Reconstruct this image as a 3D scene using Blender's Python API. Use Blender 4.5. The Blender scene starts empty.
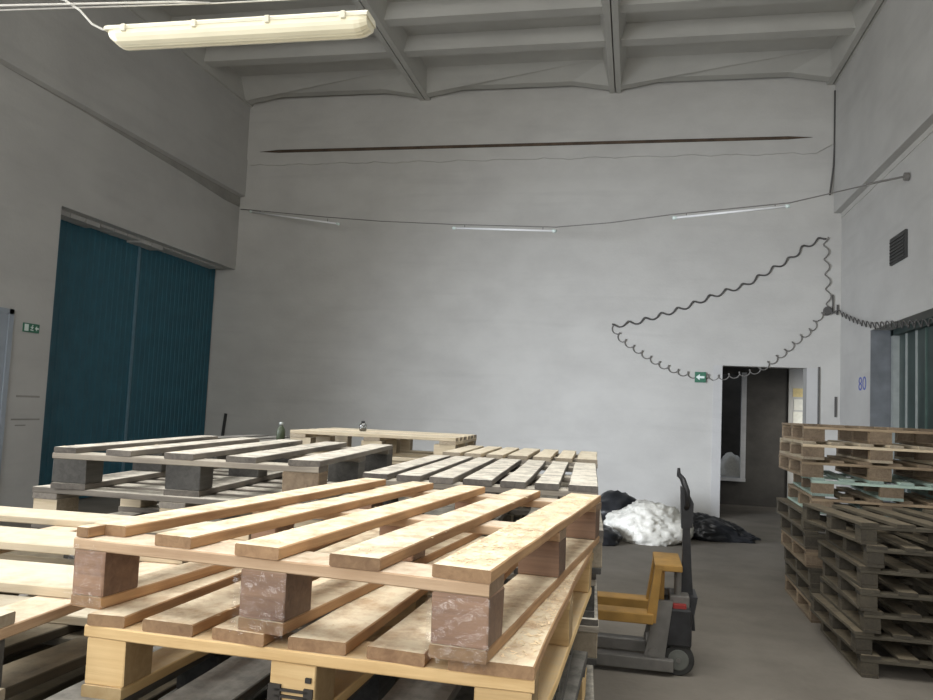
import bpy, bmesh, math, random
from mathutils import Vector, Matrix, noise
random.seed(7)
C = bpy.context.scene.collection
R = math.radians
CZ = 1.55                      # eye height

# ------------------------------------------------------------------ helpers
class MB:
    def __init__(s): s.bm = bmesh.new()
    def box(s, x0, x1, y0, y1, z0, z1, rot=None, bev=0.0):
        r = bmesh.ops.create_cube(s.bm, size=1.0)
        vs = r['verts']
        M = Matrix.Translation(((x0+x1)/2, (y0+y1)/2, (z0+z1)/2))
        if rot: M = M @ rot.to_4x4()
        M = M @ Matrix.Diagonal((x1-x0, y1-y0, z1-z0, 1))
        bmesh.ops.transform(s.bm, matrix=M, verts=vs)
        if bev:
            es = list({e for v in vs for e in v.link_edges})
            bmesh.ops.bevel(s.bm, geom=es, offset=bev, segments=2, profile=0.5, affect='EDGES')
        return s
    def tube(s, pts, r, n=8, cap=True):
        pts = [Vector(p) for p in pts]; rings = []
        rr = r if isinstance(r, (list, tuple)) else [r]*len(pts)
        up = None
        for i, p in enumerate(pts):
            d = (pts[min(i+1, len(pts)-1)] - pts[max(i-1, 0)])
            if d.length < 1e-9: d = Vector((0, 0, 1))
            d.normalize()
            if up is None:
                up = Vector((0, 0, 1)) if abs(d.z) < .9 else Vector((1, 0, 0))
            a = d.cross(up)
            if a.length < 1e-6: a = d.orthogonal()
            a.normalize(); b = a.cross(d).normalized(); up = b
            rings.append([s.bm.verts.new(p + a*math.cos(2*math.pi*k/n)*rr[i] + b*math.sin(2*math.pi*k/n)*rr[i]) for k in range(n)])
        for A, B in zip(rings, rings[1:]):
            for k in range(n): s.bm.faces.new((A[k], A[(k+1) % n], B[(k+1) % n], B[k]))
        if cap:
            s.bm.faces.new(rings[0][::-1]); s.bm.faces.new(rings[-1])
        return s
    def lathe(s, prof, c=(0, 0, 0), n=20, axis='Z'):
        rings = []
        for r, h in prof:
            ring = []
            for k in range(n):
                a = 2*math.pi*k/n; u, v = r*math.cos(a), r*math.sin(a)
                p = {'Z': (u, v, h), 'Y': (u, h, v), 'X': (h, u, v)}[axis]
                ring.append(s.bm.verts.new(Vector(p) + Vector(c)))
            rings.append(ring)
        for A, B in zip(rings, rings[1:]):
            for k in range(n): s.bm.faces.new((A[k], A[(k+1) % n], B[(k+1) % n], B[k]))
        s.bm.faces.new(rings[0][::-1]); s.bm.faces.new(rings[-1])
        return s
    def prism(s, poly, d0, d1, axis='Y'):
        f = {'Y': lambda a, b, d: (a, d, b), 'X': lambda a, b, d: (d, a, b), 'Z': lambda a, b, d: (a, b, d)}[axis]
        A = [s.bm.verts.new(f(a, b, d0)) for a, b in poly]; B = [s.bm.verts.new(f(a, b, d1)) for a, b in poly]
        s.bm.faces.new(A); s.bm.faces.new(B[::-1]); n = len(poly)
        for k in range(n): s.bm.faces.new((A[k], B[k], B[(k+1) % n], A[(k+1) % n]))
        return s
    def mesh(s, name, smooth=False):
        bmesh.ops.recalc_face_normals(s.bm, faces=s.bm.faces[:])
        me = bpy.data.meshes.new(name); s.bm.to_mesh(me); s.bm.free()
        if smooth:
            for p in me.polygons: p.use_smooth = True
        return me
    def build(s, name, m, parent=None, smooth=False, loc=None):
        me = s.mesh(name, smooth); me.materials.append(m)
        o = bpy.data.objects.new(name, me); C.objects.link(o)
        if parent is not None: o.parent = parent
        if loc is not None: o.location = loc
        return o

def tag(o, label=None, cat=None, group=None, kind=None):
    if label: o['label'] = label
    if cat: o['category'] = cat
    if group: o['group'] = group
    if kind: o['kind'] = kind
    return o
def struct(o, label=None, cat=None):
    o['kind'] = 'structure'
    return tag(o, label, cat)
def empty(name, loc=(0, 0, 0), rz=0):
    o = bpy.data.objects.new(name, None); C.objects.link(o)
    o.location = loc; o.rotation_euler = (0, 0, rz); o.empty_display_size = .1
    return o

# ------------------------------------------------------------------ materials
def newmat(name):
    m = bpy.data.materials.new(name); m.use_nodes = True
    nt = m.node_tree; b = nt.nodes['Principled BSDF']
    return m, nt, b
def simple(name, col, rough=.6, metal=0.0, var=.12, scale=12, bump=0.0, coat=0):
    m, nt, b = newmat(name); N, L = nt.nodes, nt.links
    tc = N.new('ShaderNodeTexCoord'); nz = N.new('ShaderNodeTexNoise')
    nz.inputs['Scale'].default_value = scale; nz.inputs['Detail'].default_value = 6
    L.new(tc.outputs['Object'], nz.inputs['Vector'])
    cr = N.new('ShaderNodeValToRGB')
    cr.color_ramp.elements[0].position = .3; cr.color_ramp.elements[1].position = .7
    cr.color_ramp.elements[0].color = tuple(c*(1-var) for c in col)+(1,)
    cr.color_ramp.elements[1].color = tuple(min(1, c*(1+var)) for c in col)+(1,)
    L.new(nz.outputs['Fac'], cr.inputs['Fac']); L.new(cr.outputs['Color'], b.inputs['Base Color'])
    b.inputs['Roughness'].default_value = rough; b.inputs['Metallic'].default_value = metal
    b.inputs['Coat Weight'].default_value = coat
    if bump:
        bp = N.new('ShaderNodeBump'); bp.inputs['Strength'].default_value = bump; bp.inputs['Distance'].default_value = .01
        L.new(nz.outputs['Fac'], bp.inputs['Height']); L.new(bp.outputs['Normal'], b.inputs['Normal'])
    return m

def wood(name, light, dark, dust, dustamt=.5, axis='Y', rough=.8):
    m, nt, b = newmat(name); N, L = nt.nodes, nt.links
    tc = N.new('ShaderNodeTexCoord'); oi = N.new('ShaderNodeObjectInfo')
    off = N.new('ShaderNodeVectorMath'); off.operation = 'SCALE'; off.inputs[0].default_value = (17.3, 31.1, 9.7)
    L.new(oi.outputs['Random'], off.inputs['Scale'])
    add = N.new('ShaderNodeVectorMath'); L.new(tc.outputs['Object'], add.inputs[0]); L.new(off.outputs['Vector'], add.inputs[1])
    mp = N.new('ShaderNodeMapping')
    mp.inputs['Scale'].default_value = {'Y': (55, 2.2, 55), 'X': (2.2, 55, 55), 'Z': (40, 40, 5)}[axis]
    L.new(add.outputs['Vector'], mp.inputs['Vector'])
    g = N.new('ShaderNodeTexNoise'); g.inputs['Scale'].default_value = 1.0; g.inputs['Detail'].default_value = 8; g.inputs['Roughness'].default_value = .65
    g.inputs['Distortion'].default_value = .6
    L.new(mp.outputs['Vector'], g.inputs['Vector'])
    big = N.new('ShaderNodeTexNoise'); big.inputs['Scale'].default_value = 5; big.inputs['Detail'].default_value = 5
    L.new(add.outputs['Vector'], big.inputs['Vector'])
    mx = N.new('ShaderNodeMath'); mx.operation = 'MULTIPLY_ADD'; mx.inputs[1].default_value = .55
    L.new(g.outputs['Fac'], mx.inputs[0])
    m2 = N.new('ShaderNodeMath'); m2.operation = 'MULTIPLY'; m2.inputs[1].default_value = .45
    L.new(big.outputs['Fac'], m2.inputs[0]); L.new(m2.outputs[0], mx.inputs[2])
    cr = N.new('ShaderNodeValToRGB'); e = cr.color_ramp.elements
    e[0].position = .36; e[1].position = .62; e[0].color = (*dark, 1); e[1].color = (*light, 1)
    L.new(mx.outputs[0], cr.inputs['Fac'])
    # per-board tint
    hs = N.new('ShaderNodeHueSaturation')
    mr = N.new('ShaderNodeMapRange'); mr.inputs['To Min'].default_value = .78; mr.inputs['To Max'].default_value = 1.15
    L.new(oi.outputs['Random'], mr.inputs['Value']); L.new(mr.outputs['Result'], hs.inputs['Value'])
    sn = N.new('ShaderNodeSeparateXYZ'); L.new(tc.outputs['Normal'], sn.inputs['Vector'])
    ab = N.new('ShaderNodeMath'); ab.operation = 'ABSOLUTE'; L.new(sn.outputs[{'X': 'X', 'Y': 'Y', 'Z': 'Z'}[axis]], ab.inputs[0])
    eg = N.new('ShaderNodeMath'); eg.operation = 'GREATER_THAN'; eg.inputs[1].default_value = .8; L.new(ab.outputs[0], eg.inputs[0])
    em = N.new('ShaderNodeMix'); em.data_type = 'RGBA'; em.blend_type = 'MULTIPLY'; L.new(eg.outputs[0], em.inputs[0])
    L.new(cr.outputs['Color'], em.inputs[6]); em.inputs[7].default_value = (.60, .60, .62, 1)
    L.new(em.outputs[2], hs.inputs['Color'])
    # dust that lies on upward faces
    ge = N.new('ShaderNodeNewGeometry'); sp = N.new('ShaderNodeSeparateXYZ'); L.new(ge.outputs['True Normal'], sp.inputs['Vector'])
    dn = N.new('ShaderNodeTexNoise'); dn.inputs['Scale'].default_value = 16; dn.inputs['Detail'].default_value = 8; dn.inputs['Roughness'].default_value = .7
    L.new(add.outputs['Vector'], dn.inputs['Vector'])
    dr = N.new('ShaderNodeMapRange'); dr.inputs['From Min'].default_value = .36; dr.inputs['From Max'].default_value = .58
    dr.inputs['To Min'].default_value = dustamt*.3; dr.inputs['To Max'].default_value = dustamt
    L.new(dn.outputs['Fac'], dr.inputs['Value'])
    gt = N.new('ShaderNodeMath'); gt.operation = 'GREATER_THAN'; gt.inputs[1].default_value = .8; L.new(sp.outputs['Z'], gt.inputs[0])
    fm = N.new('ShaderNodeMath'); fm.operation = 'MULTIPLY'; L.new(gt.outputs[0], fm.inputs[0]); L.new(dr.outputs['Result'], fm.inputs[1])
    mixc = N.new('ShaderNodeMix'); mixc.data_type = 'RGBA'
    L.new(fm.outputs[0], mixc.inputs[0]); L.new(hs.outputs['Color'], mixc.inputs[6]); mixc.inputs[7].default_value = (*dust, 1)
    L.new(mixc.outputs[2], b.inputs['Base Color']); b.inputs['Roughness'].default_value = rough
    bp = N.new('ShaderNodeBump'); bp.inputs['Strength'].default_value = .35; bp.inputs['Distance'].default_value = .004
    L.new(g.outputs['Fac'], bp.inputs['Height']); L.new(bp.outputs['Normal'], b.inputs['Normal'])
    return m

def plaster(name, base, dark, scale=1.2, bump=.25, darkwall=None):
    m, nt, b = newmat(name); N, L = nt.nodes, nt.links
    tc = N.new('ShaderNodeTexCoord')
    n1 = N.new('ShaderNodeTexNoise'); n1.inputs['Scale'].default_value = scale; n1.inputs['Detail'].default_value = 9; n1.inputs['Roughness'].default_value = .6
    mp = N.new('ShaderNodeMapping'); mp.inputs['Scale'].default_value = (1, 1, 1.6); L.new(tc.outputs['Object'], mp.inputs['Vector'])
    L.new(mp.outputs['Vector'], n1.inputs['Vector'])
    cr = N.new('ShaderNodeValToRGB'); e = cr.color_ramp.elements
    e[0].position = .28; e[0].color = (*dark, 1); e[1].position = .62; e[1].color = (*base, 1)
    L.new(n1.outputs['Fac'], cr.inputs['Fac'])
    # faint brick courses telegraphing through paint
    n2 = N.new('ShaderNodeTexNoise'); n2.inputs['Scale'].default_value = 22; n2.inputs['Detail'].default_value = 6
    L.new(tc.outputs['Object'], n2.inputs['Vector'])
    st = N.new('ShaderNodeTexNoise'); st.inputs['Scale'].default_value = 1; st.inputs['Detail'].default_value = 4
    m3 = N.new('ShaderNodeMapping'); m3.inputs['Scale'].default_value = (.45, .45, 5); L.new(tc.outputs['Object'], m3.inputs['Vector']); L.new(m3.outputs['Vector'], st.inputs['Vector'])
    sr = N.new('ShaderNodeMapRange'); sr.inputs['From Min'].default_value = .56; sr.inputs['From Max'].default_value = .7
    sr.inputs['To Min'].default_value = 0; sr.inputs['To Max'].default_value = .16
    L.new(st.outputs['Fac'], sr.inputs['Value'])
    mixc = N.new('ShaderNodeMix'); mixc.data_type = 'RGBA'; L.new(sr.outputs['Result'], mixc.inputs[0])
    L.new(cr.outputs['Color'], mixc.inputs[6]); mixc.inputs[7].default_value = (*(c*.72 for c in dark), 1)
    L.new(mixc.outputs[2], b.inputs['Base Color']); b.inputs['Roughness'].default_value = .85
    bp = N.new('ShaderNodeBump'); bp.inputs['Strength'].default_value = bump; bp.inputs['Distance'].default_value = .01
    L.new(n2.outputs['Fac'], bp.inputs['Height']); L.new(bp.outputs['Normal'], b.inputs['Normal'])
    return m

M = {}
M['wall'] = plaster('painted_plaster', (.57, .555, .52), (.50, .485, .455))
M['wall2'] = plaster('painted_plaster_side', (.54, .53, .505), (.47, .46, .44), 1.0)
M['ceil'] = plaster('ceiling_concrete', (.52, .51, .47), (.44, .43, .40), .9, .15)
M['darkwall'] = plaster('dark_plaster', (.34, .33, .30), (.26, .25, .23), 2)  # darker wall tone, for the band under the beam and the scuff lines
M['floor'] = plaster('concrete_floor', (.24, .215, .18), (.165, .145, .12), 1.5, .4)
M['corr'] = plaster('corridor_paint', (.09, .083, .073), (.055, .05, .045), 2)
M['casing'] = plaster('casing_paint', (.56, .55, .535), (.50, .49, .475), 1.2)
M['white'] = plaster('white_trim_paint', (.62, .62, .62), (.5, .5, .5), 3)
M['blue'] = simple('blue_gate_paint', (.018, .105, .15), .5, 0, .12, 4, .1)
M['greendoor'] = simple('dark_green_gate_paint', (.03, .05, .045), .5, 0, .25, 5, .1)
M['jamb'] = simple('grey_jamb_paint', (.16, .17, .18), .6, 0, .2, 5)
M['lightmetal'] = simple('pale_metal', (.45, .48, .46), .4, .4, .1, 8)
M['greypaint'] = simple('grey_blue_door_paint', (.33, .37, .42), .5, 0, .1, 3)
M['fresh'] = wood('fresh_pine', (.54, .335, .17), (.30, .165, .08), (.86, .765, .57), .9)
M['fresh_x'] = wood('fresh_pine_cross', (.56, .40, .26), (.36, .23, .13), (.84, .75, .6), .6, 'X')
M['bark_block'] = wood('brown_rough_block', (.36, .22, .14), (.17, .095, .06), (.6, .5, .38), .6, 'X', .55)
M['yellow'] = wood('yellow_pine', (.74, .54, .27), (.56, .37, .16), (.66, .54, .37), .6)
M['yellow_x'] = wood('yellow_pine_cross', (.74, .53, .27), (.55, .36, .16), (.66, .54, .37), .6, 'X')
M['grey'] = wood('weathered_grey_wood', (.27, .24, .20), (.12, .105, .09), (.74, .69, .59), .92)
M['grey_x'] = wood('weathered_grey_wood_cross', (.36, .32, .26), (.18, .155, .13), (.6, .55, .45), .7, 'X')
M['darkg'] = wood('dark_weathered_wood', (.14, .135, .12), (.06, .056, .05), (.36, .34, .30), .6)
M['darkg_x'] = wood('dark_weathered_wood_cross', (.15, .14, .125), (.07, .064, .056), (.36, .34, .3), .6, 'X')
M['pale'] = wood('pale_dusty_wood', (.62, .53, .39), (.40, .32, .21), (.74, .67, .53), .75)
M['pale_x'] = wood('pale_dusty_wood_cross', (.60, .51, .37), (.42, .33, .22), (.7, .63, .5), .6, 'X')
M['brown'] = wood('brown_pallet_wood', (.36, .27, .175), (.19, .135, .085), (.48, .40, .28), .5)
M['brown_x'] = wood('brown_pallet_wood_cross', (.38, .29, .19), (.21, .15, .095), (.48, .40, .28), .5, 'X')
M['dim'] = wood('dull_brown_wood', (.13, .11, .075), (.06, .05, .035), (.30, .24, .155), .5)
M['dim_x'] = wood('dull_brown_wood_cross', (.09, .078, .055), (.045, .038, .027), (.2, .165, .11), .4, 'X')
M['teal'] = wood('pale_teal_painted_wood', (.46, .60, .52), (.28, .36, .31), (.55, .66, .58), .6)
M['teal_x'] = wood('pale_teal_painted_wood_cross', (.46, .60, .52), (.28, .36, .31), (.55, .66, .58), .6, 'X')
M['chip'] = simple('wood_shaving', (.80, .64, .42), .8, 0, .2, 40)
M['mark'] = simple('dark_stamp_ink', (.03, .025, .02), .8)
M['orange'] = simple('yellow_orange_paint', (.40, .225, .055), .6, 0, .2, 9, .1)
M['steelgrey'] = simple('grey_dusty_steel', (.20, .19, .175), .6, .3, .2, 10)
M['black'] = simple('black_dusty_paint', (.022, .022, .024), .5, 0, .4, 14)
M['blackrubber'] = simple('black_rubber', (.035, .035, .033), .75, 0, .3, 14)
M['wheel'] = simple('grey_green_wheel', (.13, .135, .12), .6, 0, .2, 14)
M['red'] = simple('red_paint', (.35, .035, .03), .5)
M['cable'] = simple('dark_cable', (.09, .085, .08), .6, 0, .1)
M['cablegrey'] = simple('grey_cable', (.19, .18, .165), .6, 0, .1)
M['cablewhite'] = simple('white_cable', (.5, .48, .43), .5, 0, .1)
M['tubewhite'] = simple('white_glass_tube', (.9, .9, .9), .25, 0, .02)
M['diffuser'] = simple('aged_cream_diffuser', (.86, .80, .60), .28, 0, .05, 4, 0, .4)
M['lampbody'] = simple('cream_lamp_body', (.72, .68, .54), .45, 0, .08, 6)
M['rust'] = simple('rusty_brown', (.085, .058, .038), .8, 0, .3, 6)
M['vent'] = simple('dark_vent_grille', (.05, .05, .048), .6, .2)
M['signgreen'] = simple('sign_green', (.035, .16, .095), .5, 0, .05)
M['signwhite'] = simple('sign_white', (.75, .85, .8), .5, 0, .03)
M['bluepaint'] = simple('blue_stencil_paint', (.10, .13, .42), .6, 0, .3, 40)
M['paper'] = simple('paper', (.8, .78, .68), .8, 0, .06, 20)
M['paperyel'] = simple('yellow_paper', (.72, .58, .28), .8, 0, .1, 20)
M['glassgreen'] = simple('green_plastic', (.05, .065, .035), .4, 0, .2)
M['blackfilm'] = simple('black_plastic_film', (.02, .021, .024), .3, 0, .5, 6, .2)
M['whitebag'] = simple('white_plastic_bag', (.80, .78, .71), .35, 0, .08, 26, .9)

def glassmat(name, col, rough=.05, mixf=.75):
    m, nt, b = newmat(name); N, L = nt.nodes, nt.links
    tr = N.new('ShaderNodeBsdfTransparent'); tr.inputs['Color'].default_value = (*col, 1)
    gl = N.new('ShaderNodeBsdfGlossy'); gl.inputs['Roughness'].default_value = rough
    mx = N.new('ShaderNodeMixShader'); mx.inputs[0].default_value = 1-mixf
    nz = N.new('ShaderNodeTexNoise'); nz.inputs['Scale'].default_value = 45; nz.inputs['Detail'].default_value = 5
    tc = N.new('ShaderNodeTexCoord'); L.new(tc.outputs['Object'], nz.inputs['Vector'])
    bp = N.new('ShaderNodeBump'); bp.inputs['Strength'].default_value = .9; bp.inputs['Distance'].default_value = .01
    L.new(nz.outputs['Fac'], bp.inputs['Height']); L.new(bp.outputs['Normal'], gl.inputs['Normal'])
    L.new(tr.outputs[0], mx.inputs[1]); L.new(gl.outputs[0], mx.inputs[2])
    L.new(mx.outputs[0], N['Material Output'].inputs['Surface'])
    return m
M['film'] = glassmat('clear_stretch_film', (.98, .98, .98), .10, .945)
M['jar'] = glassmat('clear_glass', (.6, .62, .6), .05, .8)

# ------------------------------------------------------------------ room shell
XL, XR, YB, YF, ZC = -7.34, 3.18, 13.45, -2.6, 7.05
struct(MB().box(XL-.9, XR+.9, YF-.3, YB+3.2, -.2, 0).build('floor', M['floor']), 'dusty grey concrete floor', 'floor')

# left wall: gate recess (y 8.83..13.45, z<3.95); open gateway near the camera (y 1.0..5.6, z<3.6); high window band
w = MB()
for (y0, y1, z0, z1) in [(YF, -1.5, 0, 7.4), (-1.5, 4.5, 6.4, 7.4), (-1.5, 4.5, 3.6, 4.1), (4.5, 8.83, 3.6, 7.4),
                         (-1.5, -.2, 0, 3.6), (4.2, 8.83, 0, 3.6), (8.83, YB, 3.95, 7.4)]:
    w.box(XL-.4, XL, y0, y1, z0, z1)
w.box(XL-.9, XL-.55, 8.4, YB+.3, 0, 4.4)       # wall body behind the gate recess
struct(w.build('wall_left', M['wall2']), 'left painted wall with recessed gateway', 'wall')
u = MB().prism([(XL-.02, 5.32), (XL+.10, 5.34), (XL+.10, 7.3), (XL-.02, 7.3)], 5.0, YB, 'Y')
struct(u.build('trim_1', M['wall2']), 'upper beam band on the left wall', 'beam')
struct(MB().prism([(7.0, 5.335), (9.2, 5.30), (11.5, 5.21), (12.9, 5.13), (13.44, 5.14), (13.44, 5.345), (7.0, 5.345)], XL-.01, XL+.008, 'X').build('trim_2', M['darkwall']), 'dark band beneath the left wall beam', 'stain band')  # dark band under the beam, widening towards the back wall

# right wall with gate recess y 7.6..11.8, z<2.88
w = MB()
for (y0, y1, z0, z1) in [(YF, 7.6, 0, 7.4), (7.6, 11.8, 2.88, 7.4), (11.8, YB+.25, 0, 7.4)]:
    w.box(XR, XR+.5, y0, y1, z0, z1)
struct(w.build('wall_right', M['wall2']), 'right painted wall with recessed gate', 'wall')
struct(MB().box(XR-.12, XR+.02, YF, YB, 4.94, 7.3).build('trim_3', M['wall2']), 'upper beam band on the right wall', 'beam')
struct(MB().box(XR-.012, XR+.01, 8.2, YB, 4.86, 4.94).build('trim_4', M['wall']), 'shadow strip below the right wall beam', 'trim')

# back wall with doorway
w = MB()
DX0, DX1, DZ = 1.40, 2.68, 2.44
for (x0, x1, z0, z1) in [(XL-.6, DX0, 0, 7.4), (DX0, DX1, DZ, 7.4), (DX1, XR+.5, 0, 7.4)]:
    w.box(x0, x1, YB, YB+.25, z0, z1)
struct(w.build('wall_back', M['wall']), 'large painted back wall', 'wall')
# upper band of the back wall, ragged lower edge
pts = []
n = 90
for i in range(n+1):
    x = -7.18+(2.78+7.18)*i/n
    pts.append((x, 5.935+.012*math.sin(i*.9)+random.uniform(-.012, .012)))
struct(MB().prism(pts+[(XR-.1, 6.1), (XR-.1, 7.2), (XL+.1, 7.2), (XL+.1, 6.05)], YB-.03, YB+.01).build('trim_5', M['wall']), 'upper band of the back wall', 'trim')
# tapered brown slot strip
struct(MB().prism([(-6.98, 6.18), (-6.6, 6.155), (2.35, 6.165), (2.72, 6.19), (2.35, 6.215), (-6.6, 6.21)], YB-.045, YB-.02).build('trim_6', M['rust']), 'long rust-brown strip on the upper back wall', 'strip')
# door casing and blind boxed panel beside the doorway
t = MB(); t.box(DX0-.14, DX0, YB-.02, YB+.02, 0, DZ); t.box(DX1, DX1+.17, YB-.02, YB+.02, 0, DZ)
struct(t.build('trim_7', M['casing']), 'pale casing round the doorway', 'casing')

# rear wall with high windows behind the camera
w = MB()
for (x0, x1, z0, z1) in [(XL-.4, -6.0, 0, 7.4), (-6.0, .6, 5.2, 7.4), (.6, XR+.5, 0, 7.4)]:
    w.box(x0, x1, YF-.3, YF, z0, z1)
struct(w.build('wall_front', M['wall2']), 'wall behind the viewpoint with a wide open gateway', 'wall')
f = MB()
for k in range(7):
    y = -1.5+6.0*k/6; f.box(XL-.28, XL-.2, y-.04, y+.04, 4.1, 6.4)
for z in (4.14, 5.25, 6.36): f.box(XL-.28, XL-.2, -1.5, 4.5, z-.04, z+.04)
struct(f.build('window_1', M['white']), 'high window frame in the left wall', 'window')

# ceiling: ribbed concrete slabs
c = MB()
for (x0, x1, y0, y1) in [(XL-.5, -4.4, YF-.3, YB+.3), (1.6, XR+.5, YF-.3, YB+.3), (-4.4, 1.6, YF-.3, -.6), (-4.4, 1.6, 4.6, YB+.3)]: c.box(x0, x1, y0, y1, 7.36, 7.6)  # slab left open over the front stacks for the added rooflight
struct(c.build('ceiling', M['ceil']), 'ribbed precast concrete ceiling', 'ceiling')
ribs = MB()
long_x = [XL+.06, -3.82, -.45, XR-.16]
for x in long_x:
    wd = .13 if x not in (long_x[0], long_x[-1]) else .12
    ribs.prism([(x-wd*1.5, 7.38), (x-wd*.75, 7.05), (x-.01, 7.05), (x-.004, 7.15), (x+.004, 7.15), (x+.01, 7.05), (x+wd*.75, 7.05), (x+wd*1.5, 7.38)], YF, YB, 'Y')
struct(ribs.build('trim_8', M['ceil']), 'deep ceiling ribs running towards the back wall', 'ceiling ribs')
tr = MB()
yy = 11.72
ys = [yy-1.02*k for k in range(0, 14)]
for y in ys:
    tr.prism([(y-.15, 7.38), (y-.10, 7.13), (y+.12, 7.13), (y+.17, 7.38)], XL, XR, 'X')
struct(tr.build('trim_9', M['ceil']), 'shallow cross ribs of the ceiling slabs', 'ceiling ribs')
# sloping end ribs with haunches over the back wall
er = MB()
for a, b_ in zip(long_x, long_x[1:]):
    x0, x1 = a+.10, b_-.10
    P = [(x0, 7.06), (x0+.62, 7.17), (x1-.62, 7.17), (x1, 7.06)]
    top = [er.bm.verts.new((x, 12.72, 7.38)) for x in (x0, x1)]
    f = [er.bm.verts.new((x, 13.12, z)) for x, z in P]
    bk = [er.bm.verts.new((x, 13.30, z+.0)) for x, z in P]
    tb = [er.bm.verts.new((x, 13.34, 7.38)) for x in (x0, x1)]
    er.bm.faces.new([top[0], *f, top[1]]); 
    for i in range(3): er.bm.faces.new([f[i], bk[i], bk[i+1], f[i+1]])
    er.bm.faces.new([tb[1], *bk[::-1], tb[0]])
    er.bm.faces.new([top[0], tb[0], bk[0], f[0]]); er.bm.faces.new([top[1], f[3], bk[3], tb[1]]); er.bm.faces.new([top[0], top[1], tb[1], tb[0]])
struct(er.build('trim_10', M['ceil']), 'haunched end ribs over the back wall', 'ceiling ribs')

# ------------------------------------------------------------------ gates and doors
def corrugated(y0, y1, z0, z1, x, depth, pitch, sgn):
    mb = MB(); n = int((y1-y0)/pitch); prof = []
    for i in range(n):
        a = y0+(y1-y0)*i/n; p = (y1-y0)/n
        prof += [(a, 0), (a+p*.62, 0), (a+p*.72, depth), (a+p*.92, depth)]
    prof.append((y1, 0))
    lo = [mb.bm.verts.new((x+sgn*d, y, z0)) for y, d in prof]; hi = [mb.bm.verts.new((x+sgn*d, y, z1)) for y, d in prof]
    lb = [mb.bm.verts.new((x-sgn*.04, y, z0)) for y in (y0, y1)]; hb = [mb.bm.verts.new((x-sgn*.04, y, z1)) for y in (y0, y1)]
    for i in range(len(prof)-1): mb.bm.faces.new((lo[i], lo[i+1], hi[i+1], hi[i]))
    mb.bm.faces.new((lb[0], hb[0], hb[1], lb[1])); mb.bm.faces.new((lo[0], hi[0], hb[0], lb[0])); mb.bm.faces.new((lo[-1], lb[1], hb[1], hi[-1]))
    mb.bm.faces.new(hi+[hb[1], hb[0]]); mb.bm.faces.new(lo[::-1]+[lb[0], lb[1]])
    return mb
d1 = empty('door_1', (0, 0, 0)); struct(d1, 'tall blue corrugated double gate in the left wall', 'gate')
corrugated(8.6, 11.06, .02, 4.03, -7.74, .007, .12, 1).build('gate_leaf', M['blue'], d1)
corrugated(11.10, 13.43, .02, 4.0, -7.74, .007, .12, 1).build('gate_leaf', M['blue'], d1)
MB().box(-7.735, -7.715, 11.055, 11.105, .02, 4.0).build('seam_strip', simple('worn_blue_edge', (.12, .22, .28), .5), d1)
# ragged sealing at the head of the gate
hd = MB()
for k in range(14):
    y = 8.9+k*.31; hd.box(-7.74, -7.5, y, y+.29, 3.93-random.uniform(0, .05)*(1 if k < 8 else .3), 3.97)
struct(hd.build('trim_11', M['wall2']), 'chipped plaster along the gate head', 'plaster edge')

d2 = MB(); d2.box(XL-.03, XL+.02, 7.1, 8.08, 0, 2.44); d2.box(XL-.01, XL+.035, 7.05, 7.12, 0, 2.5); d2.box(XL-.01, XL+.035, 8.08, 8.15, 0, 2.5); d2.box(XL-.01, XL+.035, 7.05, 8.15, 2.44, 2.5)
struct(d2.build('door_2', M['greypaint']), 'blue-grey door at the left frame edge', 'door')

d3 = empty('door_3'); struct(d3, 'dark green ribbed gate in the right wall', 'gate')
MB().box(XR+.32, XR+.36, 7.6, 11.8, 0, 2.88).build('gate_leaf', M['greendoor'], d3)
for k, y in enumerate((11.35, 10.97, 10.63, 10.28, 9.95, 9.6, 9.25, 8.9, 8.55)):
    MB().box(XR+.30, XR+.325, y-.012-(.006 if k == 3 else 0), y+.012, .02, 2.86).build('rib', M['lightmetal'] if k in (3, 0, 1) else simple('green_rib', (.10, .15, .13), .4, .3), d3)
MB().box(XR+.24, XR+.32, 11.66, 11.74, 0, 2.88).build('gate_post', M['lightmetal'], d3)
MB().box(XR+.24, XR+.32, 7.6, 11.8, 2.80, 2.88).build('head_rail', M['greendoor'], d3)
struct(MB().box(XR-.004, XR+.30, 11.78, 11.81, 0, 2.88).build('trim_12', M['jamb']), 'grey jamb of the right gate', 'jamb')

# corridor beyond the doorway
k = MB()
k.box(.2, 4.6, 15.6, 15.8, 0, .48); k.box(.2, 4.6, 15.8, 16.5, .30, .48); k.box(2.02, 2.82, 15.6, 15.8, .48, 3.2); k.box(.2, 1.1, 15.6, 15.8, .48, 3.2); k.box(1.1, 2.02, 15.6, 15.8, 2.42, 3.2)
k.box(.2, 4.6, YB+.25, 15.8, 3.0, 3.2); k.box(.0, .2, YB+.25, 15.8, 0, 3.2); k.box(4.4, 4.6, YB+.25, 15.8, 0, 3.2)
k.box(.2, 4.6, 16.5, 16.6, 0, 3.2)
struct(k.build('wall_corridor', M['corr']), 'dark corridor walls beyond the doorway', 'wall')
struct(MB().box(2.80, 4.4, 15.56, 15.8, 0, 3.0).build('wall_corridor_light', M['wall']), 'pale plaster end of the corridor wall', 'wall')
f = MB(); f.box(1.97, 2.06, 15.54, 15.62, .44, 2.46); f.box(1.1, 2.06, 15.5, 15.85, .44, .50)
struct(f.build('window_3', M['white']), 'white frame of the opening across the corridor', 'window')

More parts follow.
